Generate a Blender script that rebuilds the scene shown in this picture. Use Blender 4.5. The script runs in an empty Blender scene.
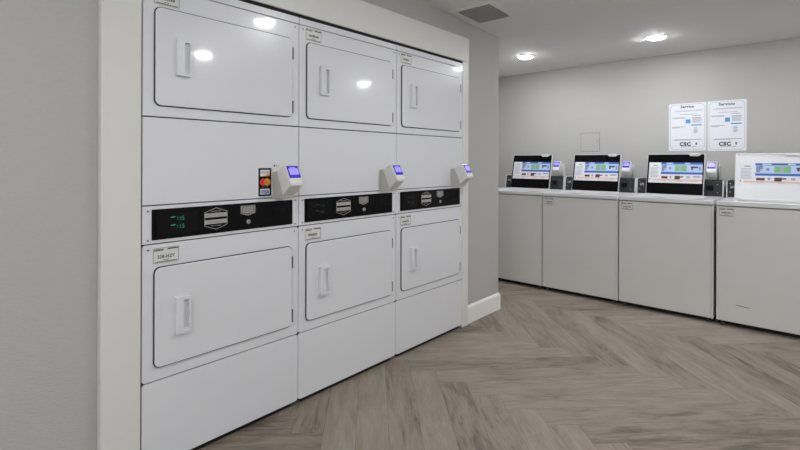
import bpy, bmesh, math, random
from mathutils import Vector, Matrix
random.seed(7)
C = bpy.context.scene.collection
sc = bpy.context.scene
PI = math.pi

# ------------------------------------------------------------------ materials
def srgb(r, g, b):
    f = lambda c: (c/12.92 if c <= .04045 else ((c+.055)/1.055)**2.4)
    return (f(r/255), f(g/255), f(b/255), 1)

def mat(name, col, rough=.5, metal=0, spec=.5, coat=0, emit=None, estr=0, bump=0, bscale=200, stretch=None, vary=0):
    m = bpy.data.materials.new(name); m.use_nodes = True
    nt = m.node_tree; b = nt.nodes['Principled BSDF']
    c = srgb(*col)
    b.inputs['Base Color'].default_value = c
    b.inputs['Roughness'].default_value = rough
    b.inputs['Metallic'].default_value = metal
    b.inputs['Specular IOR Level'].default_value = spec
    b.inputs['Coat Weight'].default_value = coat
    b.inputs['Coat Roughness'].default_value = .06
    if emit:
        b.inputs['Emission Color'].default_value = srgb(*emit)
        b.inputs['Emission Strength'].default_value = estr
    if bump or vary:
        tc = nt.nodes.new('ShaderNodeTexCoord'); mp = nt.nodes.new('ShaderNodeMapping')
        if stretch: mp.inputs['Scale'].default_value = stretch
        nz = nt.nodes.new('ShaderNodeTexNoise'); nz.inputs['Scale'].default_value = bscale; nz.inputs['Detail'].default_value = 4
        nt.links.new(tc.outputs['Object'], mp.inputs['Vector']); nt.links.new(mp.outputs['Vector'], nz.inputs['Vector'])
        if bump:
            bp = nt.nodes.new('ShaderNodeBump'); bp.inputs['Strength'].default_value = bump; bp.inputs['Distance'].default_value = .002
            nt.links.new(nz.outputs['Fac'], bp.inputs['Height']); nt.links.new(bp.outputs['Normal'], b.inputs['Normal'])
        if vary:
            rp = nt.nodes.new('ShaderNodeValToRGB')
            rp.color_ramp.elements[0].position = .3; rp.color_ramp.elements[1].position = .7
            rp.color_ramp.elements[0].color = tuple(x*(1-vary) for x in c[:3])+(1,)
            rp.color_ramp.elements[1].color = tuple(min(1, x*(1+vary)) for x in c[:3])+(1,)
            nt.links.new(nz.outputs['Fac'], rp.inputs['Fac']); nt.links.new(rp.outputs['Color'], b.inputs['Base Color'])
    return m

M = {}
M['wall'] = mat('wall_vinyl', (180,178,175), .75, bump=.5, bscale=60, stretch=(1,1,5), vary=.025)
M['bounce_wall'] = mat('bounce_wall_white', (238,238,236), .7)
M['ceiling'] = mat('ceiling_paint', (222,221,219), .8, bump=.1, bscale=120)
M['trim'] = mat('trim_paint', (218,218,214), .38, bump=.05, bscale=12, vary=.01)
M['base'] = mat('baseboard_paint', (236,234,230), .35)
M['enamel'] = mat('white_enamel', (221,222,226), .32, coat=.9, bump=.03, bscale=5)
M['door'] = mat('door_enamel', (221,222,226), .25, coat=1, bump=.02, bscale=5)
M['wenamel'] = mat('washer_enamel', (219,217,214), .35, coat=.3, bump=.04, bscale=6, vary=.012)
M['wtop'] = mat('washer_top_enamel', (222,222,224), .3, coat=.5)
M['gasket_and_seam'] = mat('dark_gasket_and_seam_shade', (58,58,62), .8)
M['dark'] = mat('black_plinth_and_gap_shade', (14,12,11), .8)
M['black'] = mat('black_gloss', (4,4,5), .25, spec=.16)
M['blackwin'] = mat('display_glass', (2,2,3), .12, spec=.2)
M['console'] = mat('charcoal_metal', (44,45,48), .55, spec=.25, vary=.05, bscale=40)
M['slot'] = mat('slot_black', (5,5,6), .6, spec=.15)
M['chrome'] = mat('chrome', (190,190,190), .25, metal=1)
M['silver'] = mat('silver_print', (168,166,162), .5)
M['screw'] = mat('screw_steel', (95,95,98), .35, metal=.8)
M['plate'] = mat('label_plate', (216,216,214), .4)
M['ink'] = mat('label_ink', (62,60,58), .6)
M['inkl'] = mat('label_ink_light', (120,118,115), .6)
M['ptext'] = mat('poster_ink_grey', (160,162,170), .6)
M['paper'] = mat('poster_paper', (228,230,236), .35, coat=.3)
M['inkdark'] = mat('poster_ink_dark', (48,58,66), .5)
M['teal'] = mat('poster_teal', (40,130,140), .5)
M['cyan'] = mat('poster_cyan', (58,160,196), .5)
M['pblue'] = mat('poster_blue', (66,132,198), .5)
M['blue'] = mat('sticker_blue', (52,92,178), .4)
M['lblue'] = mat('sticker_light_blue', (176,195,224), .4)
M['green'] = mat('sticker_green', (118,180,116), .4)
M['salmon'] = mat('sticker_salmon', (226,176,150), .4)
M['brown'] = mat('sticker_brown', (70,52,48), .4)
M['greyb'] = mat('sticker_blue_grey', (120,132,158), .4)
M['white'] = mat('print_white', (216,217,222), .35)
M['orange'] = mat('print_orange', (232,138,48), .4)
M['red'] = mat('print_red', (220,48,34), .4)
M['yellow'] = mat('print_yellow', (240,160,40), .4)
M['visa'] = mat('print_navy', (40,66,140), .4)
M['reader'] = mat('reader_plastic', (220,219,216), .42)
M['readerd'] = mat('reader_bracket', (186,184,178), .5)
M['screenbez'] = mat('screen_bezel', (30,22,100), .2, emit=(48,32,165), estr=.45)
M['screen'] = mat('screen_glow', (120,110,220), .2, emit=(158,146,245), estr=.55)
M['screenlow'] = mat('screen_glow_low', (40,30,150), .2, emit=(62,44,190), estr=.5)
M['led'] = mat('led_green', (10,60,45), .4, emit=(40,190,150), estr=.26)
M['leddim'] = mat('led_green_dim', (20,50,45), .4, emit=(40,100,85), estr=.06)
M['lens'] = mat('lamp_lens', (255,255,255), .5, emit=(248,251,255), estr=230)
M['lamptrim'] = mat('lamp_trim', (235,235,232), .4)
M['grille'] = mat('vent_grille', (176,176,172), .5)
M['duct'] = mat('vent_dark', (62,62,60), .8)
M['steel'] = mat('tub_enamel', (215,216,218), .3)
M['rust'] = mat('scuff_brown', (120,112,104), .7)

def floor_mat():
    m = bpy.data.materials.new('vinyl_plank'); m.use_nodes = True
    nt = m.node_tree; N = nt.nodes.new; L = nt.links.new; b = nt.nodes['Principled BSDF']
    uv = N('ShaderNodeUVMap'); uv.uv_map = 'grain'
    at = N('ShaderNodeAttribute'); at.attribute_name = 'plank'
    def noise(sx, sy, scale, detail, rough, dist):
        mp = N('ShaderNodeMapping'); mp.inputs['Scale'].default_value = (sx, sy, 1)
        nz = N('ShaderNodeTexNoise'); nz.inputs['Scale'].default_value = scale
        nz.inputs['Detail'].default_value = detail; nz.inputs['Roughness'].default_value = rough; nz.inputs['Distortion'].default_value = dist
        L(uv.outputs['UV'], mp.inputs['Vector']); L(mp.outputs['Vector'], nz.inputs['Vector'])
        return nz.outputs['Fac']
    n1 = noise(1.6, 8, 2.6, 6, .65, .8)
    n2 = noise(3.0, 50, 3.0, 6, .7, .25)
    n3 = noise(1.2, 4, 2.2, 3, .5, .4)
    def math_(op, a, bb):
        x = N('ShaderNodeMath'); x.operation = op
        for i, v in enumerate((a, bb)):
            if isinstance(v, (int, float)): x.inputs[i].default_value = v
            else: L(v, x.inputs[i])
        return x.outputs[0]
    s = math_('ADD', math_('MULTIPLY', n1, .46), math_('MULTIPLY', n2, .32))
    s = math_('ADD', s, math_('MULTIPLY', n3, .22))
    s = math_('ADD', s, math_('MULTIPLY', math_('SUBTRACT', at.outputs['Fac'], .5), .12))
    rp = N('ShaderNodeValToRGB'); e = rp.color_ramp.elements
    e[0].position = .36; e[0].color = srgb(94,84,74)
    e[1].position = .64; e[1].color = srgb(153,143,131)
    mid = e.new(.47); mid.color = srgb(132,121,109)
    L(s, rp.inputs['Fac']); L(rp.outputs['Color'], b.inputs['Base Color'])
    b.inputs['Roughness'].default_value = .5
    b.inputs['Specular IOR Level'].default_value = .3
    bp = N('ShaderNodeBump'); bp.inputs['Strength'].default_value = .08; bp.inputs['Distance'].default_value = .001
    L(n2, bp.inputs['Height']); L(bp.outputs['Normal'], b.inputs['Normal'])
    return m
M['floor'] = floor_mat()

# ------------------------------------------------------------------ mesh builder
def rrect(x0, z0, x1, z1, r, seg=5):
    pts = []
    for cx, cz, a0 in ((x1-r, z0+r, -90), (x1-r, z1-r, 0), (x0+r, z1-r, 90), (x0+r, z0+r, 180)):
        for k in range(seg+1):
            a = math.radians(a0 + 90*k/seg)
            pts.append((cx+r*math.cos(a), cz+r*math.sin(a)))
    return pts

class MB:
    def __init__(s): s.bm = bmesh.new(); s.mats = []
    def mi(s, m):
        if m not in s.mats: s.mats.append(m)
        return s.mats.index(m)
    def _co(s, ax, p, d):
        return {'y': (p[0], d, p[1]), 'x': (d, p[0], p[1]), 'z': (p[0], p[1], d)}[ax]
    def prism(s, pts, a, b, m, ax='y', bev=0, seg=2, taper=None):
        i = s.mi(m); bm = s.bm
        q = pts if taper is None else taper
        va = [bm.verts.new(s._co(ax, p, a)) for p in q]; vb = [bm.verts.new(s._co(ax, p, b)) for p in pts]
        n = len(pts); fs = [bm.faces.new(va), bm.faces.new(vb[::-1])]
        for k in range(n): fs.append(bm.faces.new((va[k], vb[k], vb[(k+1) % n], va[(k+1) % n])))
        for f in fs: f.material_index = i
        bmesh.ops.recalc_face_normals(bm, faces=fs)
        if bev:
            es = {e for f in fs for e in f.edges}
            es = [e for e in es if len(e.link_faces) == 2 and e.calc_face_angle(0) > math.radians(35)]
            bmesh.ops.bevel(bm, geom=es, offset=bev, segments=seg, affect='EDGES', profile=.5)
        return s
    def box(s, x0, x1, y0, y1, z0, z1, m, bev=0, seg=2):
        return s.prism([(x0, z0), (x1, z0), (x1, z1), (x0, z1)], y0, y1, m, 'y', bev, seg)
    def ring(s, outer, inner, a, b, m, ax='y', bev=0):
        i = s.mi(m); bm = s.bm; n = len(outer)
        V = [[bm.verts.new(s._co(ax, p, d)) for p in pts] for pts in (outer, inner) for d in (a, b)]
        oa, ob, ia, ib = V; fs = []
        for k in range(n):
            j = (k+1) % n
            for w, x in ((oa, ob), (ob, ib), (ib, ia), (ia, oa)):
                fs.append(bm.faces.new((w[k], x[k], x[j], w[j])))
        for f in fs: f.material_index = i
        bmesh.ops.recalc_face_normals(bm, faces=fs)
        if bev:
            es = {e for f in fs for e in f.edges}
            es = [e for e in es if e.calc_face_angle(0) > math.radians(35)]
            bmesh.ops.bevel(bm, geom=es, offset=bev, segments=2, affect='EDGES', profile=.5)
        return s
    def cyl(s, c, r, a, b, m, ax='y', n=20, bev=0):
        return s.prism([(c[0]+r*math.cos(2*PI*k/n), c[1]+r*math.sin(2*PI*k/n)) for k in range(n)], a, b, m, ax, bev)
    # flat print in the x-z plane, d = how far in front of y = 0
    def rect(s, x0, z0, x1, z1, m, d=0, t=.0004):
        return s.prism([(x0, z0), (x1, z0), (x1, z1), (x0, z1)], -(d+t), -d, m)
    def text(s, txt, x, z, size, m, d=0, align='LEFT', sx=1, off=0, sp=1):
        cu = bpy.data.curves.new('t', 'FONT'); cu.body = txt; cu.size = size; cu.align_x = align; cu.offset = off; cu.space_character = sp
        cu.resolution_u = 3
        o = bpy.data.objects.new('t', cu); me = bpy.data.meshes.new_from_object(o)
        i = s.mi(m); bm = s.bm
        vs = [bm.verts.new((x+v.co.x*sx, -d, z+v.co.y)) for v in me.vertices]
        for p in me.polygons:
            try: f = bm.faces.new([vs[k] for k in p.vertices]); f.material_index = i
            except ValueError: pass
        bpy.data.objects.remove(o); bpy.data.curves.remove(cu); bpy.data.meshes.remove(me)
        return s
    def xform(s, mx): bmesh.ops.transform(s.bm, matrix=mx, verts=s.bm.verts); return s
    def build(s, name, parent=None, smooth=True):
        me = bpy.data.meshes.new(name); s.bm.to_mesh(me); s.bm.free()
        for m in s.mats: me.materials.append(M[m])
        if smooth:
            for p in me.polygons: p.use_smooth = True
            me.set_sharp_from_angle(angle=math.radians(32))
        o = bpy.data.objects.new(name, me); C.objects.link(o)
        if smooth:
            wn = o.modifiers.new('normals', 'WEIGHTED_NORMAL'); wn.keep_sharp = True; wn.weight = 100
        if parent: o.parent = parent
        return o

def tag(o, label, cat, group=None):
    o['label'] = label; o['category'] = cat
    if group: o['group'] = group
    return o
def thing(name, loc, rz=0, label=None, cat=None, group=None):
    o = bpy.data.objects.new(name, None); C.objects.link(o); o.empty_display_size = .1
    o.location = loc; o.rotation_euler = (0, 0, rz)
    if label: tag(o, label, cat, group)
    return o
def struct(o): o['kind'] = 'structure'; return o
def copy_tree(o, parent=None):
    c = o.copy(); C.objects.link(c)
    if parent: c.parent = parent
    for ch in list(o.children): copy_tree(ch, c)
    return c

# ------------------------------------------------------------------ room
XW = -1.845; YC = 3.235; YB = 4.73; XR = 1.75; YF = -2.6; XA = -2.75
def ceil_z(y): return 2.12 + .042*max(0, 3.3-y)

def make_floor():
    W = .139; n = 8; k2 = math.sqrt(2)
    bm = bmesh.new(); uvl = bm.loops.layers.uv.new('grain'); col = bm.loops.layers.float_color.new('plank')
    yo = 1.952 + 2*n*W/k2; xo = .115
    U = Vector((1/k2, -1/k2)); V = Vector((1/k2, 1/k2)); g = .0005
    def plank(u0, v0, u1, v1, along):
        cs = [(u0+g, v0+g), (u1-g, v0+g), (u1-g, v1-g), (u0+g, v1-g)]
        P = [U*a + V*b for a, b in cs]
        P = [Vector((p.x+xo, p.y+yo)) for p in P]
        if all(p.x < XA-.1 for p in P) or all(p.x > XR+.1 for p in P) or all(p.y < YF-.1 for p in P) or all(p.y > YB+.1 for p in P): return
        f = bm.faces.new([bm.verts.new((p.x, p.y, 0)) for p in P])
        r = random.random(); ou, ov = random.random()*40, random.random()*40
        for l, (a, b) in zip(f.loops, cs):
            t = (a, b) if along == 'u' else (b, a)
            l[uvl].uv = (t[0]+ou, t[1]+ov); l[col] = (r, r, r, 1)
    R = 60
    for i in range(-R, R):
        for j in range(-R-20, R+20):
            d = (i-j) % (2*n)
            if d == 0: plank(i*W, j*W, (i+n)*W, (j+1)*W, 'u')
            if d == 2*n-1: plank(i*W, j*W, (i+1)*W, (j+n)*W, 'v')
    for co, no in (((XA, 0, 0), (-1, 0, 0)), ((XR, 0, 0), (1, 0, 0)), ((0, YF, 0), (0, -1, 0)), ((0, YB, 0), (0, 1, 0))):
        geom = bm.verts[:] + bm.edges[:] + bm.faces[:]
        bmesh.ops.bisect_plane(bm, geom=geom, plane_co=co, plane_no=no, clear_outer=True)
    # substrate under the planks: seen only as the hairline joints
    i = len(bm.faces)
    r = bmesh.ops.create_cube(bm, size=1)
    for v in r['verts']:
        v.co = ((XA+XR)/2 + v.co.x*(XR-XA), (YF+YB)/2 + v.co.y*(YB-YF), -.051 + v.co.z*.1)
    vs = set(r['verts'])
    for f in bm.faces:
        if f.verts[0] in vs: f.material_index = 1
    for f in bm.faces:
        if f.material_index == 0 and f.normal.z < 0: f.normal_flip()
    me = bpy.data.meshes.new('floor'); bm.to_mesh(me); bm.free()
    me.materials.append(M['floor']); me.materials.append(mat('plank_joint', (96,86,78), .8))
    o = bpy.data.objects.new('floor', me); C.objects.link(o); struct(o)
make_floor()

b = MB()
pts = [(YF, ceil_z(YF)), (3.3, 2.12), (YB, 2.12), (YB, 2.6), (YF, 2.6)]
b.prism(pts, XA, XR, 'ceiling', 'x'); struct(b.build('ceiling', smooth=False))

w = MB()
w.box(XW-.15, XW, YF, .505, 0, 2.6, 'wall')
w.box(XW-.10, XW, .505, 2.760, 1.90, 2.6, 'wall')
w.box(XA, XW, 2.760, YC, 0, 2.6, 'wall')
w.box(XA, XA+.08, .30, 2.760, 0, 2.6, 'wall')
w.box(XA+.08, XW-.15, .30, .505, 0, 2.6, 'wall')
struct(w.build('wall_left', smooth=False))
w = MB(); w.box(XA-.15, XA, YC, YB, 0, 2.6, 'wall'); struct(w.build('wall_alcove', smooth=False))
w = MB(); w.box(XA-.15, XR+.15, YB, YB+.15, 0, 2.6, 'wall'); struct(w.build('wall_back', smooth=False))
w = MB(); w.box(XR, XR+.15, YF, YB, 0, 2.6, 'bounce_wall'); struct(w.build('wall_right', smooth=False))  # unseen wall, set close and white to bounce light inward
OX0, OX1, OZ0, OZ1 = -1.2, 1.3, .06, 2.18  # opening for an added, unseen window that lets in fill daylight
w = MB(); w.ring([(XW-.15, 0), (XR+.15, 0), (XR+.15, 2.6), (XW-.15, 2.6)], [(OX0, OZ0), (OX1, OZ0), (OX1, OZ1), (OX0, OZ1)], YF-.15, YF, 'bounce_wall'); struct(w.build('wall_front', smooth=False))  # unseen wall, whitened for bounce, pierced for the added window
w = MB(); w.ring([(OX0, OZ0), (OX1, OZ0), (OX1, OZ1), (OX0, OZ1)], [(OX0+.05, OZ0+.05), (OX1-.05, OZ0+.05), (OX1-.05, OZ1-.05), (OX0+.05, OZ1-.05)], YF-.12, YF-.03, 'trim')
for k in (1, 2):
    xm = OX0+(OX1-OX0)*k/3; w.box(xm-.025, xm+.025, YF-.12, YF-.03, OZ0+.04, OZ1-.04, 'trim')
struct(w.build('added_fill_window', smooth=False))
pl = bpy.data.lights.new('added_window_portal', 'AREA'); pl.shape = 'RECTANGLE'; pl.size = OX1-OX0; pl.size_y = OZ1-OZ0; pl.cycles.is_portal = True
po = bpy.data.objects.new('added_window_portal', pl); C.objects.link(po); po.location = ((OX0+OX1)/2, YF-.16, (OZ0+OZ1)/2); po.rotation_euler = (PI/2, 0, 0)

def base_profile(t=.014, h=.127):
    return [(0, 0), (t, 0), (t, h-.022), (t-.003, h-.012), (t-.008, h-.003), (.003, h), (0, h)]
b = MB()
# along the short wall beside the dryers, then round its corner
pr = base_profile()
def sweep(path, closed=False):
    """path: list of (x, y, nx, ny) offsets directions (mitred)"""
    i = b.mi('base'); rows = []
    for (x, y, nx, ny) in path:
        rows.append([b.bm.verts.new((x+nx*p[0], y+ny*p[0], p[1])) for p in pr])
    fs = []
    for r0, r1 in zip(rows, rows[1:]):
        for k in range(len(pr)):
            j = (k+1) % len(pr); fs.append(b.bm.faces.new((r0[k], r1[k], r1[j], r0[j])))
    fs.append(b.bm.faces.new(rows[0])); fs.append(b.bm.faces.new(rows[-1][::-1]))
    for f in fs: f.material_index = i
    bmesh.ops.recalc_face_normals(b.bm, faces=fs)
sweep([(XW, 2.766, 1, 0), (XW, YC, 1, 1), (XA+.02, YC, 0, 1)])
struct(b.build('baseboard_left'))
b = MB(); sweep([(XW, .497, 1, 0), (XW, YF+.02, 1, 0)]); struct(b.build('baseboard_front'))

# white painted surround of the dryers
b = MB(); b.box(XW-.02, -1.812, .506, .634, 0, 1.848, 'trim', .004, 2); struct(b.build('trim_1'))
b = MB(); b.box(XW-.02, -1.812, .506, 2.764, 1.848, 2.016, 'trim', .003, 2); struct(b.build('trim_2'))
b = MB(); b.box(XW-.02, -1.8135, 2.6905, 2.764, .004, 1.848, 'trim', .003, 2); struct(b.build('trim_3'))

b = MB(); b.box(-1.90, -1.8185, .64, 2.69, 1.8345, 1.8485, 'dark'); b.box(-1.90, -1.822, .634, .6385, 0, 1.8485, 'dark'); struct(b.build('gap_shade_strip', smooth=False))  # black strips stand in for the shade in the gaps round the dryers

# ------------------------------------------------------------------ dryers (built facing local -y, width along +x)
DW = .6864; Y0 = .637; DX = -1.817
def service_plate(parent, x, z, code, wd=.098, ht=.062, seed=1, label=None):
    rnd = random.Random(seed); b = MB()
    b.prism(rrect(x, z, x+wd, z+ht, .004, 3), -.0012, 0, 'plate')
    b.ring(rrect(x+.003, z+.003, x+wd-.003, z+ht-.003, .003, 3), rrect(x+.0048, z+.0048, x+wd-.0048, z+ht-.0048, .002, 3), -.0015, -.0010, 'inkl')
    # header: small logo word at the left, dark bar at the right
    xx = x+.007
    for k in range(6):
        hgt = rnd.uniform(.005, .008); b.rect(xx, z+ht-.014, xx+.0042, z+ht-.014+hgt, 'ink', .0013); xx += .0056
    b.rect(x+wd*.55, z+ht-.011, x+wd*.95, z+ht-.0065, 'ink', .0013)
    if code: b.text(code, x+wd*.5, z+ht*.33, .0165, 'ink', .0018, 'CENTER', .95, .0004, 1.08)
    else:
        xx = x+wd*.2
        for k in range(8):
            w_ = rnd.uniform(.004, .0062); h_ = rnd.uniform(.009, .014)
            b.rect(xx, z+ht*.34, xx+w_, z+ht*.34+h_, 'inkl', .0013); b.rect(xx+.001, z+ht*.34+.003, xx+w_-.001, z+ht*.34+h_-.004, 'ink', .0016); xx += w_+.0022
    b.rect(x+wd*.4, z+ht*.2, x+wd*.6, z+ht*.2+.0025, 'inkl', .0013)
    b.rect(x+wd*.1, z+.006, x+wd*.9, z+.0095, 'inkl', .0013)
    o = b.build('service_label', parent)
    if label: o['label'] = label
    return o

def panel(parent, name, z0, z1, r=.006, m='enamel'):
    b = MB(); b.prism(rrect(.0015, z0, DW-.0015, z1, r, 4), 0, .016, m, bev=.003); return b.build(name, parent)

def make_dryer():
    t = thing('stacked_dryer', (DX, Y0, 0), PI/2)
    b = MB(); b.box(.004, DW-.004, .012, .74, .03, 1.826, 'enamel', .002); b.box(.0005, DW-.0005, .0085, .0125, .04, 1.824, 'gasket_and_seam'); b.box(.03, DW-.03, .02, .70, 0, .03, 'dark'); b.build('cabinet', t)  # dark plate behind the panels puts the seam shade into colour
    panel(t, 'toe_panel', .024, .3355, .012); panel(t, 'lower_front_panel', .3395, .8435, .012)
    panel(t, 'middle_panel', .990, 1.3135, .003); panel(t, 'upper_front_panel', 1.3175, 1.799, .004); panel(t, 'top_strip', 1.8015, 1.833, .003)
    for nm, z0, z1 in (('lower_door', .388, .757), ('upper_door', 1.359, 1.722)):
        b = MB(); b.prism(rrect(.0425, z0, .6435, z1, .022, 8), -.010, -.0035, 'door', bev=.0035, seg=3)
        d = b.build(nm, t)
        b = MB(); b.prism(rrect(.0395, z0-.0032, .6462, z1+.003, .024, 8), -.0036, .0, 'gasket_and_seam'); b.build('door_gasket', d)
        hz = z0+.108 if nm == 'lower_door' else z0+.117
        x0, x1, h0, h1 = .113, .171, hz, hz+.142
        b = MB()
        b.ring(rrect(x0, h0, x1, h1, .004, 3), [(p[0], p[1]) for p in rrect(x0+.029, h0+.014, x1-.008, h1-.014, .003, 3)], -.026, -.0098, 'door', bev=.0015)
        b.box(x0+.028, x1-.007, -.0112, -.0098, h0+.013, h1-.013, 'door')
        b.build('door_handle', d)
        for (a, c) in ((z0+.268, z0+.322), (z0+.018, z0+.075)):
            b = MB(); b.cyl((.6455, -.005), .0056, a, c, 'gasket_and_seam', 'z', 12); b.build('door_hinge', d)
    # control panel
    b = MB(); b.prism(rrect(.0015, .8475, DW-.0015, .9865, .003, 3), 0, .016, 'enamel', bev=.002); cp = b.build('control_strip', t)
    b = MB(); b.prism(rrect(.033, .860, .650, .9735, .002, 2), -.003, 0, 'black', bev=.0008); fc = b.build('control_fascia', cp)
    b = MB(); b.ring(rrect(.045, .868, .215, .9655, .003, 3), rrect(.052, .875, .208, .9590, .003, 3), -.006, -.003, 'black', bev=.001)
    b.rect(.051, .874, .209, .960, 'blackwin', .003, .0008); b.build('display_window', fc)
    b = MB()   # hexagon emblem with two bars
    cx, ht, hb, hw = .279, .964, .875, .0485
    hexo = [(cx, ht), (cx+hw, .947), (cx+hw, .892), (cx, hb), (cx-hw, .892), (cx-hw, .947)]
    sh = lambda p, f: (cx+(p[0]-cx)*f, .9195+(p[1]-.9195)*f)
    b.ring([sh(p, 1) for p in hexo], [sh(p, .955) for p in hexo], -.0034, -.003, 'silver')
    b.rect(cx-.047, .9255, cx+.047, .9425, 'silver', .0031, .0006); b.rect(cx-.047, .8985, cx+.047, .9155, 'silver', .0031, .0006)
    b.rect(cx-.022, .9475, cx+.022, .9515, 'inkl', .003); b.rect(cx-.022, .8895, cx+.022, .8925, 'inkl', .003)
    rr = random.Random(3)
    for zz in (.934, .907):
        xx = cx-.038
        while xx < cx+.034:
            w_ = rr.uniform(.003, .006); b.rect(xx, zz-.001, xx+w_, zz+.001, 'inkl', .0037); xx += w_+.004
    b.build('emblem', fc)
    b = MB()   # shield badge
    sx0, sx1 = .388, .456; cs = (sx0+sx1)/2
    so = [(sx0, .9625), (sx1, .9625), (sx1, .929), (cs, .919), (sx0, .929)]
    s2 = lambda p, f: (cs+(p[0]-cs)*f, .943+(p[1]-.943)*f)
    b.ring([s2(p, 1) for p in so], [s2(p, .9) for p in so], -.0036, -.003, 'silver')
    b.prism([s2(p, .86) for p in so], -.0034, -.003, 'inkl')
    for zz in (.953, .9465, .940, .9335): b.rect(cs-.024, zz-.0016, cs+.024, zz+.0016, 'silver', .0036)
    b.build('badge', fc)
    b = MB(); b.cyl((.422, .8935), .0088, -.010, -.003, 'silver', 'y', 20, .0015); b.box(.4205, .4235, -.0112, -.010, .888, .899, 'gasket_and_seam'); b.build('start_button', fc)
    b = MB(); b.ring(rrect(.540, .902, .628, .956, .003, 3), rrect(.546, .908, .622, .950, .002, 3), -.0045, -.003, 'black', bev=.0006)
    b.rect(.546, .908, .622, .950, 'slot', .003); b.build('coin_slot', fc)
    for (x, z) in ((.0205, .967), (.0205, .8605), (.665, .970), (.665, .860), (.349, .9695), (.349, .8640)):
        dd = -.003 if .03 < x < .65 else 0
        b = MB(); b.cyl((x, z), .0034 if dd == 0 else .0022, dd-.0022, dd, 'screw', 'y', 12, .0006); b.build('screw', cp)
    for (x, z) in ((.0215, .8255), (.6625, .8265), (.0215, 1.782), (.6625, 1.782)):
        b = MB(); b.cyl((x, z), .0034, -.0022, 0, 'screw', 'y', 12, .0006); b.build('screw', t)
    return t

d1 = make_dryer()
dryers = [d1]
for k in (1, 2):
    o = copy_tree(d1); o.location = (DX, Y0+DW*k, 0); dryers.append(o)
dl = ['white stacked dryer with bright green digits on its display, nearest the camera',
      'white stacked dryer in the middle of the three built into the surround',
      'white stacked dryer farthest from the camera, beside the grey wall corner']
for k, (o, l) in enumerate(zip(dryers, dl)):
    tag(o, l, 'dryer', 'stacked dryers in the white surround')
    lo = service_plate(o, .036, .770, '228-HZT' if k == 0 else None, seed=11+k)
    up = service_plate(o, .036, 1.732, None, seed=21+k)
    lm = 'led' if k == 0 else 'leddim'
    b = MB()
    for zz in (.927, .8965):
        b.rect(.100, zz+.0115, .117, zz+.0155, lm, .0040)
        b.rect(.1245, zz+.002, .1275, zz+.005, lm, .0040); b.rect(.1245, zz+.009, .1275, zz+.012, lm, .0040)
        b.text('15', .132, zz-.001, .0235, lm, .0044, 'LEFT', .85)
    dw = None
    for c1 in o.children:
        for c2 in c1.children:
            for c3 in c2.children:
                if c3.name.startswith('display_window'): dw = c3
    dg = b.build('display_digits', c1 if dw is None else dw.parent)
    if k == 0: dg['label'] = 'bright green digits'

# ------------------------------------------------------------------ card readers (local -y is outward, origin at the bottom of the mount plate)
def make_reader():
    t = thing('card_reader', (0, 0, 0), 0)
    wd = .069; mid = wd/2
    b = MB()
    prof = [(0, 0), (0, .122), (-.026, .118), (-.040, .100), (-.078, .012), (-.074, 0)]
    b.prism(prof, .004, wd-.004, 'readerd', 'x', bev=.0025)
    b.box(-.004, wd+.004, -.005, 0, 0, .118, 'readerd', .002)
    b.build('mount_bracket', t)
    b = MB()
    prof = [(-.030, .116), (-.056, .140), (-.084, .151), (-.092, .149), (-.132, .078), (-.134, .066), (-.118, .052), (-.080, .020), (-.074, .020)]
    b.prism(prof, 0, wd, 'reader', 'x', bev=.005, seg=3)
    body = b.build('housing', t)
    # sloped screen on the face between (-.100,.148) and (-.127,.078)
    d = Vector((-.040, -.071)).normalized()   # down the face in (y, z)
    ang = math.atan2(-d.x, -d.y)              # lean of the face
    mx = Matrix.Translation((mid, -.0922, .1488)) @ Matrix.Rotation(-ang, 4, 'X')
    def sc_part(name, parent, fn):
        q = MB(); fn(q); q.xform(mx); return q.build(name, parent)
    s = sc_part('screen_frame', body, lambda q: q.prism(rrect(-.029, -.063, .029, -.004, .003, 3), -.0022, .002, 'screenbez', bev=.0006))
    def scr(q):
        q.rect(-.0235, -.0475, .0245, -.016, 'screen', .0023)
        q.rect(-.0235, -.015, .0245, -.0095, 'screenlow', .0023)
        q.rect(-.016, -.0145, .012, -.0105, 'screen', .0028)
        q.rect(-.0235, -.0595, .0245, -.0485, 'screenlow', .0023)
    sc_part('screen', s, scr)
    b = MB(); b.prism([(-.124, .070), (-.134, .067), (-.134, .061), (-.120, .052)], .010, wd-.010, 'reader', 'x', bev=.001); b.build('card_slot', body)
    return t
r0 = make_reader(); readers = [r0]
for k in range(6-1): readers.append(copy_tree(r0))
for k in range(3):
    o = readers[k]; o.location = (DX+.0006, Y0+DW*k+.545, .986); o.rotation_euler = (0, 0, PI/2)
tag(readers[0], 'grey card reader with glowing violet screen, beside the payment logo sticker', 'card reader', 'card readers on the dryers')
tag(readers[1], 'grey card reader with violet screen on the middle dryer', 'card reader', 'card readers on the dryers')
tag(readers[2], 'grey card reader with violet screen on the farthest dryer by the grey wall corner', 'card reader', 'card readers on the dryers')
b = MB(); b.prism(rrect(-.004, .002, .084, .156, .006, 3), -.0025, 0, 'reader', bev=.0008)
b.rect(.002, .1425, .010, .1505, 'ink', .0026); b.text('Pay', .0135, .1425, .012, 'ink', .0032)
b.build('back_plate', readers[0])

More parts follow.
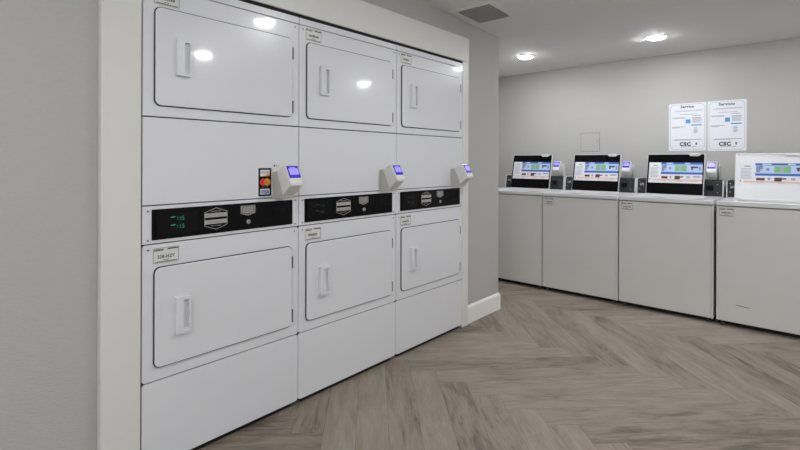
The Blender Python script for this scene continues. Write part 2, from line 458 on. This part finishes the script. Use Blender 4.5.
# payment brands sticker on the first dryer
b = MB()
w_, h_ = .064, .124
b.rect(0, 0, w_, h_, 'black', .0001, .0005)
b.rect(.008, .088, w_-.008, h_-.008, 'white', .0006)
b.prism([(.030, .088), (w_-.008, .088), (w_-.008, .101)], -.0012, -.0010, 'orange')
b.text('DISCOVER', w_/2, .1005, .0100, 'inkdark', .0016, 'CENTER', .85)
for cx, m_, dd in ((.023, 'red', .0006), (.043, 'yellow', .0009)):
    b.cyl((cx, .062), .0165, -dd-.0003, -dd, m_, 'y', 28)
b.prism([(.033+.0125*math.cos(a)*.55, .062+.0125*math.sin(a)) for a in [2*PI*k/20 for k in range(20)]], -.0016, -.0013, 'orange')
b.rect(.016, .0395, .050, .0415, 'inkl', .0006)
b.rect(.008, .007, w_-.008, .033, 'white', .0006)
b.rect(.008, .007, w_-.008, .010, 'lblue', .0011); b.rect(.008, .030, w_-.008, .033, 'lblue', .0011)
b.text('VISA', w_/2, .0115, .0205, 'visa', .0014, 'CENTER', 1.0, .0006)
st = b.build('payment_sticker'); st.location = (DX+.0002, 1.110, .998); st.rotation_euler = (0, 0, PI/2)
tag(st, 'tall black sticker with orange, red circle and blue card logos left of the reader', 'sticker')

# ------------------------------------------------------------------ washers
WY = 3.984; WW = .640; SEAM = [-2.471, -1.823, -1.175, -.519]
LH = .360; LEAN = math.radians(13.2); HY = .446; HZ = .872
def sticker(q, x0, z0, x1, z1, d):
    w_, h_ = x1-x0, z1-z0
    R = lambda a, b_, c, e, m_, k=1: q.rect(x0+a*w_, z1-e*h_, x0+c*w_, z1-b_*h_, m_, d+.0003*k, .0003)
    q.rect(x0, z0, x1, z1, 'white', d, .0004)
    R(.08, .12, .17, .16, 'inkl', 2)
    for k in range(8): R(.03, .24+.065*k, .19-(k % 3)*.012, .265+.065*k, 'ptext', 2)
    R(.235, 0, 1, .10, 'blue', 2); R(.235, .10, 1, .47, 'lblue', 2); R(.235, .47, 1, .575, 'blue', 2)
    R(.33, .02, .46, .08, 'lblue', 3); R(.68, .02, .78, .08, 'lblue', 3)
    R(.25, .13, .30, .42, 'greyb', 3); R(.30, .11, .34, .28, 'greyb', 3); R(.285, .30, .33, .36, 'ptext', 3)
    R(.39, .22, .43, .34, 'greyb', 3)
    R(.50, .14, .72, .43, 'green', 3); R(.575, .16, .63, .41, 'ptext', 4)
    R(.79, .19, .92, .27, 'brown', 3); R(.80, .27, .83, .36, 'brown', 3); R(.94, .20, .97, .38, 'greyb', 3)
    R(.25, .68, .37, .79, 'brown', 3); R(.41, .66, .44, .77, 'greyb', 3)
    R(.50, .65, .60, .82, 'brown', 3); R(.60, .67, .66, .73, 'brown', 3); R(.72, .66, .78, .76, 'ptext', 3); R(.84, .64, .97, .72, 'ptext', 3)
    R(.08, .825, 1, .885, 'salmon', 2); R(.25, .90, .34, .915, 'ptext', 3); R(.55, .90, .66, .915, 'ptext', 3); R(.8, .90, .92, .915, 'ptext', 3)
    R(.02, .80, .035, .86, 'ink', 3)

def make_washer(lid_mat):
    t = thing('washer', (0, WY, 0), 0)
    b = MB()
    b.box(0, .013, .02, .70, .030, .845, 'wenamel', .002); b.box(WW-.013, WW, 0, .70, .030, .845, 'wenamel', .002)
    b.box(.013, WW-.013, .68, .70, .030, .845, 'wenamel'); b.box(.013, WW-.013, .02, .68, .030, .05, 'dark')
    b.box(.004, WW-.004, .03, .69, .004, .030, 'dark')
    b.build('cabinet', t)
    b = MB(); b.prism(rrect(.0008, .033, WW-.0145, .8405, .004, 3), .0012, .02, 'wenamel', bev=.0025); b.build('front_panel', t)
    for x, y in ((.035, .035), (WW-.035, .035), (.035, .66), (WW-.035, .66)):
        b = MB(); b.cyl((x, y), .019, 0, .012, 'screw', 'z', 14, .002); b.cyl((x, y), .008, .010, .030, 'screw', 'z', 10); b.build('foot', t)
    # top with the tub opening
    b = MB()
    b.ring(rrect(-.0005, -.004, WW+.0005, .702, .012, 6), rrect(.075, .075, .545, .425, .07, 6), .8465, .8795, 'wtop', 'z', bev=.006); b.build('top_panel', t)
    b = MB()
    b.ring(rrect(.075, .075, .545, .425, .07, 6), rrect(.085, .085, .535, .415, .062, 6), .45, .868, 'steel', 'z')
    b.prism(rrect(.08, .08, .54, .42, .06, 6), .44, .46, 'steel', 'z')
    b.cyl((.31, .25), .045, .46, .80, 'readerd', 'z', 20, .01)
    b.build('tub', t)
    # console with white end caps
    prof = [(.492, .8795), (.508, 1.000), (.522, 1.008), (.70, 1.008), (.70, .8795)]
    b = MB(); b.prism(prof, .008, WW-.008, 'console', 'x', bev=.003)
    cn = b.build('console', t)
    for x0 in (.001, WW-.008):
        b = MB(); b.prism([(p[0]-(.004 if k < 3 else 0), p[1]+(.004 if 0 < k < 4 else 0)) for k, p in enumerate(prof)], x0, x0+.007, 'wtop', 'x', bev=.002); b.build('end_cap', cn)
    sl = math.atan2(.016, .1205)
    mx = Matrix.Translation((0, .492, .8795)) @ Matrix.Rotation(-sl, 4, 'X')
    def onf(name, fn):
        q = MB(); fn(q); q.xform(mx); return q.build(name, cn)
    onf('coin_slot', lambda q: (q.rect(.522, .045, .570, .085, 'slot', .0004, .001), q.ring(rrect(.518, .041, .574, .089, .003, 2), rrect(.522, .045, .570, .085, .002, 2), -.003, -.0004, 'console', bev=.0005)))
    onf('maker_badge', lambda q: (q.rect(.028, .070, .058, .090, 'silver', .0004, .001), q.rect(.034, .074, .040, .090, 'console', .0015), q.rect(.046, .070, .051, .084, 'console', .0015)))
    for x, z in ((.600, .095), (.600, .030), (.508, .020), (.026, .105), (.026, .040)):
        onf('screw', lambda q: q.cyl((x, z), .0038, -.003, -.0002, 'chrome', 'y', 10))
    return t

def make_lid(t, black):
    mx = Matrix.Translation((.086 if black else .058, HY, HZ)) @ Matrix.Rotation(-LEAN, 4, 'X')
    wd = .426 if black else .470
    P = lambda fn, name, par: (lambda q: (fn(q), q.xform(mx), q.build(name, par))[-1])(MB())
    lm = 'black' if black else 'wtop'
    def shell(q):
        q.prism(rrect(0, .004, wd, LH, .006, 4), -.004, .007 if black else .016, 'wtop', bev=.002)
        if not black:
            q.ring(rrect(.002, .006, wd-.002, LH-.002, .006, 4), rrect(.010, .014, wd-.010, LH-.010, .005, 4), -.009, -.0035, 'wtop', bev=.0015)
    lid = P(shell, 'lid', t)
    if black:
        # black inner face with the corner cut away for the finger notch
        z1 = LH-.003; x0, x1 = .004, wd-.005
        o_ = [(x0, .012), (x1, .012), (x1, z1-.002), (x1-.022, z1-.002), (x1-.040, z1-.018), (x1-.098, z1-.018), (x1-.112, z1-.002), (x0+.004, z1-.002), (x0, z1-.006)]
        P(lambda q: q.prism(o_, -.0085, -.0035, 'black', bev=.0012), 'lid_liner', lid)['label'] = 'glossy black lid liner'
        P(lambda q: q.prism([(x1-.100, z1-.006), (x1-.040, z1-.006), (x1-.034, z1+.006), (x1-.106, z1+.006)], -.013, -.003, 'wtop', bev=.002), 'finger_grip', lid)
        P(lambda q: sticker(q, .017, .107, wd-.014, .284, .0087), 'instruction_sticker', lid)
    else:
        P(lambda q: q.prism([(wd-.160, LH-.020), (wd-.080, LH-.020), (wd-.072, LH-.002), (wd-.168, LH-.002)], -.015, -.003, 'wtop', bev=.002), 'finger_grip', lid)
        P(lambda q: sticker(q, .024, .112, wd-.012, .282, .0042), 'instruction_sticker', lid)
        P(lambda q: q.cyl((.022, LH-.012), .004, -.0115, -.009, 'screw', 'y', 10), 'screw', lid)
    for x in (.045, wd-.045):
        P(lambda q: q.cyl((.004, .004), .006, x-.02, x+.02, 'wtop', 'x', 12), 'lid_hinge', lid)
    return lid

w1 = make_washer('black'); make_lid(w1, True); w1.location.x = SEAM[0]
washers = [w1]
for k in (1, 2):
    o = copy_tree(w1); o.location.x = SEAM[k]; washers.append(o)
w4 = make_washer('white'); make_lid(w4, False); w4.location.x = SEAM[3]; washers.append(w4)
wl = ['white top-loading washer with raised black lid, partly behind the grey wall corner',
      'white top-loading washer with raised black lid below the small wall access panel',
      'white top-loading washer with raised black lid below the two posters',
      'white top-loading washer with raised white lid and a small scuff low on its front']
for k, (o, l) in enumerate(zip(washers, wl)):
    tag(o, l, 'washing machine', 'top-loading washers along the back wall')
    service_plate(o, .014 if k else .020, .770, None, .090, .062, 40+k).location.y = .001
b = MB(); b.prism([(.112, .156), (.150, .152), (.196, .149), (.194, .1525), (.150, .1575), (.118, .1590)], .0004, .0012, 'rust')
b.build('scuff_mark', w4)

rl = ['grey card reader with violet screen on the washer nearest the wall corner',
      'grey card reader with violet screen right of the second black lid from the corner',
      'grey card reader with violet screen below the posters, between black and white lids']
for k in range(3):
    o = readers[3+k]; o.location = (SEAM[k]+.523, WY+.625, 1.0085); o.rotation_euler = (0, 0, 0)
    tag(o, rl[k], 'card reader', 'card readers on the washers')
    # slim upright guard beside each washer reader
    b = MB(); b.prism([(0, 0), (-.060, 0), (-.075, .10), (-.055, .128), (-.02, .128), (0, .11)], .076, .082, 'wtop', 'x', bev=.002)
    b.build('side_guard', o)

# ------------------------------------------------------------------ back wall: posters and access panel
def poster(x0, x1, z0, z1, title, label):
    w_, h_ = x1-x0, z1-z0; b = MB()
    b.prism(rrect(0, 0, w_, h_, .004, 3), -.002, 0, 'paper')
    b.ring(rrect(.010, .012, w_-.010, h_-.010, .032, 6), rrect(.0125, .0145, w_-.0125, h_-.0125, .030, 6), -.0025, -.0018, 'ptext')
    b.text(title, w_*.5, h_*.900, .034, 'inkdark', .0030, 'CENTER', .95, .0010, 1.08)
    L = lambda a, c, v, th=.004, m_='ptext': b.rect(a*w_, v*h_-th/2, c*w_, v*h_+th/2, m_, .0021)
    L(.20, .92, .845, .003); L(.14, .90, .83, .003); L(.28, .78, .765, .004)
    L(.08, .44, .70, .005); L(.12, .46, .685, .003); L(.62, .86, .73, .005); L(.62, .86, .69, .004)
    for k in range(5): L(.64, .90-(k % 2)*.05, .675-.021*k, .0045)
    b.rect(.46*w_, .575*h_, .585*w_, .655*h_, 'pblue', .0021); b.rect(.48*w_, .60*h_, .57*w_, .63*h_, 'cyan', .0026)
    b.rect(.61*w_, .522*h_, .885*w_, .546*h_, 'cyan', .0021); b.rect(.63*w_, .528*h_, .82*w_, .54*h_, 'pblue', .0026)
    L(.09, .44, .505, .005); L(.09, .30, .485, .005)
    for k in range(5): L(.67, .76+(k % 2)*.03, .475-.026*k, .006)
    L(.16, .88, .235, .004, 'inkl'); L(.12, .60, .222, .003)
    b.text('CSC', w_*.30, h_*.105, .043, 'inkdark', .0030, 'LEFT', .98, .0024, 1.12)
    b.prism([(w_*.715, h_*.150), (w_*.745, h_*.108), (w_*.775, h_*.150), (w_*.745, h_*.178)], -.0028, -.0021, 'teal')
    b.cyl((w_*.745, h_*.150), .008, -.0026, -.0020, 'teal', 'y', 14)
    b.text('ServiceWorks', w_*.54, h_*.075, .0155, 'inkdark', .0030, 'CENTER', 1.25)
    o = b.build('poster'); o.location = (x0, YB-.0005, z0)
    tag(o, label, 'poster', 'service posters on the back wall')
poster(-.972, -.6895, 1.254, 1.672, 'Service', 'white notice headed Service, left of the two posters on the back wall')
poster(-.680, -.411, 1.250, 1.674, 'Servicio', 'white notice headed Servicio, right of the two posters on the back wall')

b = MB()
b.prism(rrect(0, 0, .180, .182, .004, 3), -.003, 0, 'wall', bev=.001)
ap = b.build('access_panel'); ap.location = (-1.757, YB-.0003, 1.258)
b = MB(); b.ring(rrect(-.0025, -.0025, .1825, .1845, .005, 3), rrect(0, 0, .180, .182, .004, 3), -.001, 0, 'gasket_and_seam'); b.build('panel_seam', ap)
b = MB(); b.cyl((.164, .095), .004, -.006, -.003, 'screw', 'y', 12, .001); b.build('latch', ap)
tag(ap, 'small square wall access panel above the second washer from the corner', 'access panel')

# ------------------------------------------------------------------ ceiling: vent and recessed lights
vx0, vx1, vy0, vy1 = -1.770, -1.527, 2.555, 2.835
t = thing('ceiling_vent', ((vx0+vx1)/2, (vy0+vy1)/2, ceil_z((vy0+vy1)/2)), 0, 'square dark grille in a pale frame on the ceiling above the dryers', 'air vent')
t.rotation_euler = (-.042, 0, 0)
hx, hy = (vx1-vx0)/2, (vy1-vy0)/2
b = MB(); b.ring([(-hx-.036, -hy-.036), (hx+.036, -hy-.036), (hx+.036, hy+.036), (-hx-.036, hy+.036)], [(-hx, -hy), (hx, -hy), (hx, hy), (-hx, hy)], -.008, .0, 'ceiling', 'z', bev=.002); b.build('frame', t)
b = MB(); b.box(-hx, hx, -hy, hy, -.002, -.0005, 'duct'); b.build('duct_opening', t)
b = MB()
nx = 19
for k in range(1, nx): x = -hx+2*hx*k/nx; b.box(x-.0012, x+.0012, -hy, hy, -.0075, -.002, 'grille')
for k in range(1, nx): y = -hy+2*hy*k/nx; b.box(-hx, hx, y-.0012, y+.0012, -.0075, -.002, 'grille')
b.build('grille', t, smooth=False)

def make_light():
    t = thing('recessed_light', (0, 0, 0))
    n = 40; cc = lambda r: [(r*math.cos(2*PI*k/n), r*math.sin(2*PI*k/n)) for k in range(n)]
    b = MB(); b.ring(cc(.076), cc(.058), -.005, 0, 'lamptrim', 'z', bev=.0015); b.build('trim_ring', t)
    b = MB(); b.prism(cc(.059), -.012, -.001, 'lens', 'z', taper=cc(.048)); b.build('lens', t)
    return t
L0 = make_light()
spots = [(-1.985, 3.965), (-.912, 4.005), (.60, 4.05), (-.60, 1.90), (.775, 2.08), (-.60, -.25), (.775, -.25), (-.60, -1.9), (.775, -1.9)]  # the rows behind the camera are added as fill
for k, (x, y) in enumerate(spots):
    o = L0 if k == 0 else copy_tree(L0)
    o.location = (x, y, ceil_z(y))
    o.rotation_euler = (-.042 if y < 3.3 else 0, 0, 0)
    lab = ['round recessed ceiling light nearest the wall corner, at the left of the two in view',
           'round recessed ceiling light above the third washer, at the right of the two in view'][k] if k < 2 else 'round recessed ceiling light out of view, those behind the camera added as fill'
    tag(o, lab, 'ceiling light', 'recessed ceiling lights' if k < 2 else 'recessed ceiling lights out of view')

# ------------------------------------------------------------------ camera
f, yaw, roll, cy, H = 465.06, .7270, .0032, 161.08, 1.155
c_, s_ = math.cos(yaw), math.sin(yaw)
r = Vector((c_, s_, 0)); fw = Vector((-s_, c_, 0)); u = Vector((0, 0, 1))
R = r*math.cos(roll)+u*math.sin(roll); U = u*math.cos(roll)-r*math.sin(roll)
cam = bpy.data.cameras.new('camera'); co = bpy.data.objects.new('camera', cam); C.objects.link(co)
mw = Matrix((R, U, -fw)).transposed().to_4x4(); mw.translation = (0, 0, H); co.matrix_world = mw
cam.sensor_width = 36; cam.lens = f/800*36; cam.shift_y = -(225-cy)/800; cam.clip_start = .02
sc.camera = co

wd = bpy.data.worlds.new('world'); sc.world = wd; wd.use_nodes = True
wd.node_tree.nodes['Background'].inputs[0].default_value = (.93, .96, 1.0, 1); wd.node_tree.nodes['Background'].inputs[1].default_value = 1.2
sc.view_settings.view_transform = 'Standard'; sc.view_settings.look = 'None'
sc.view_settings.exposure = 0.48; sc.view_settings.gamma = 1; sc.view_settings.use_curve_mapping = False
sc.cycles.max_bounces = 10; sc.cycles.diffuse_bounces = 8; sc.cycles.sample_clamp_indirect = 6
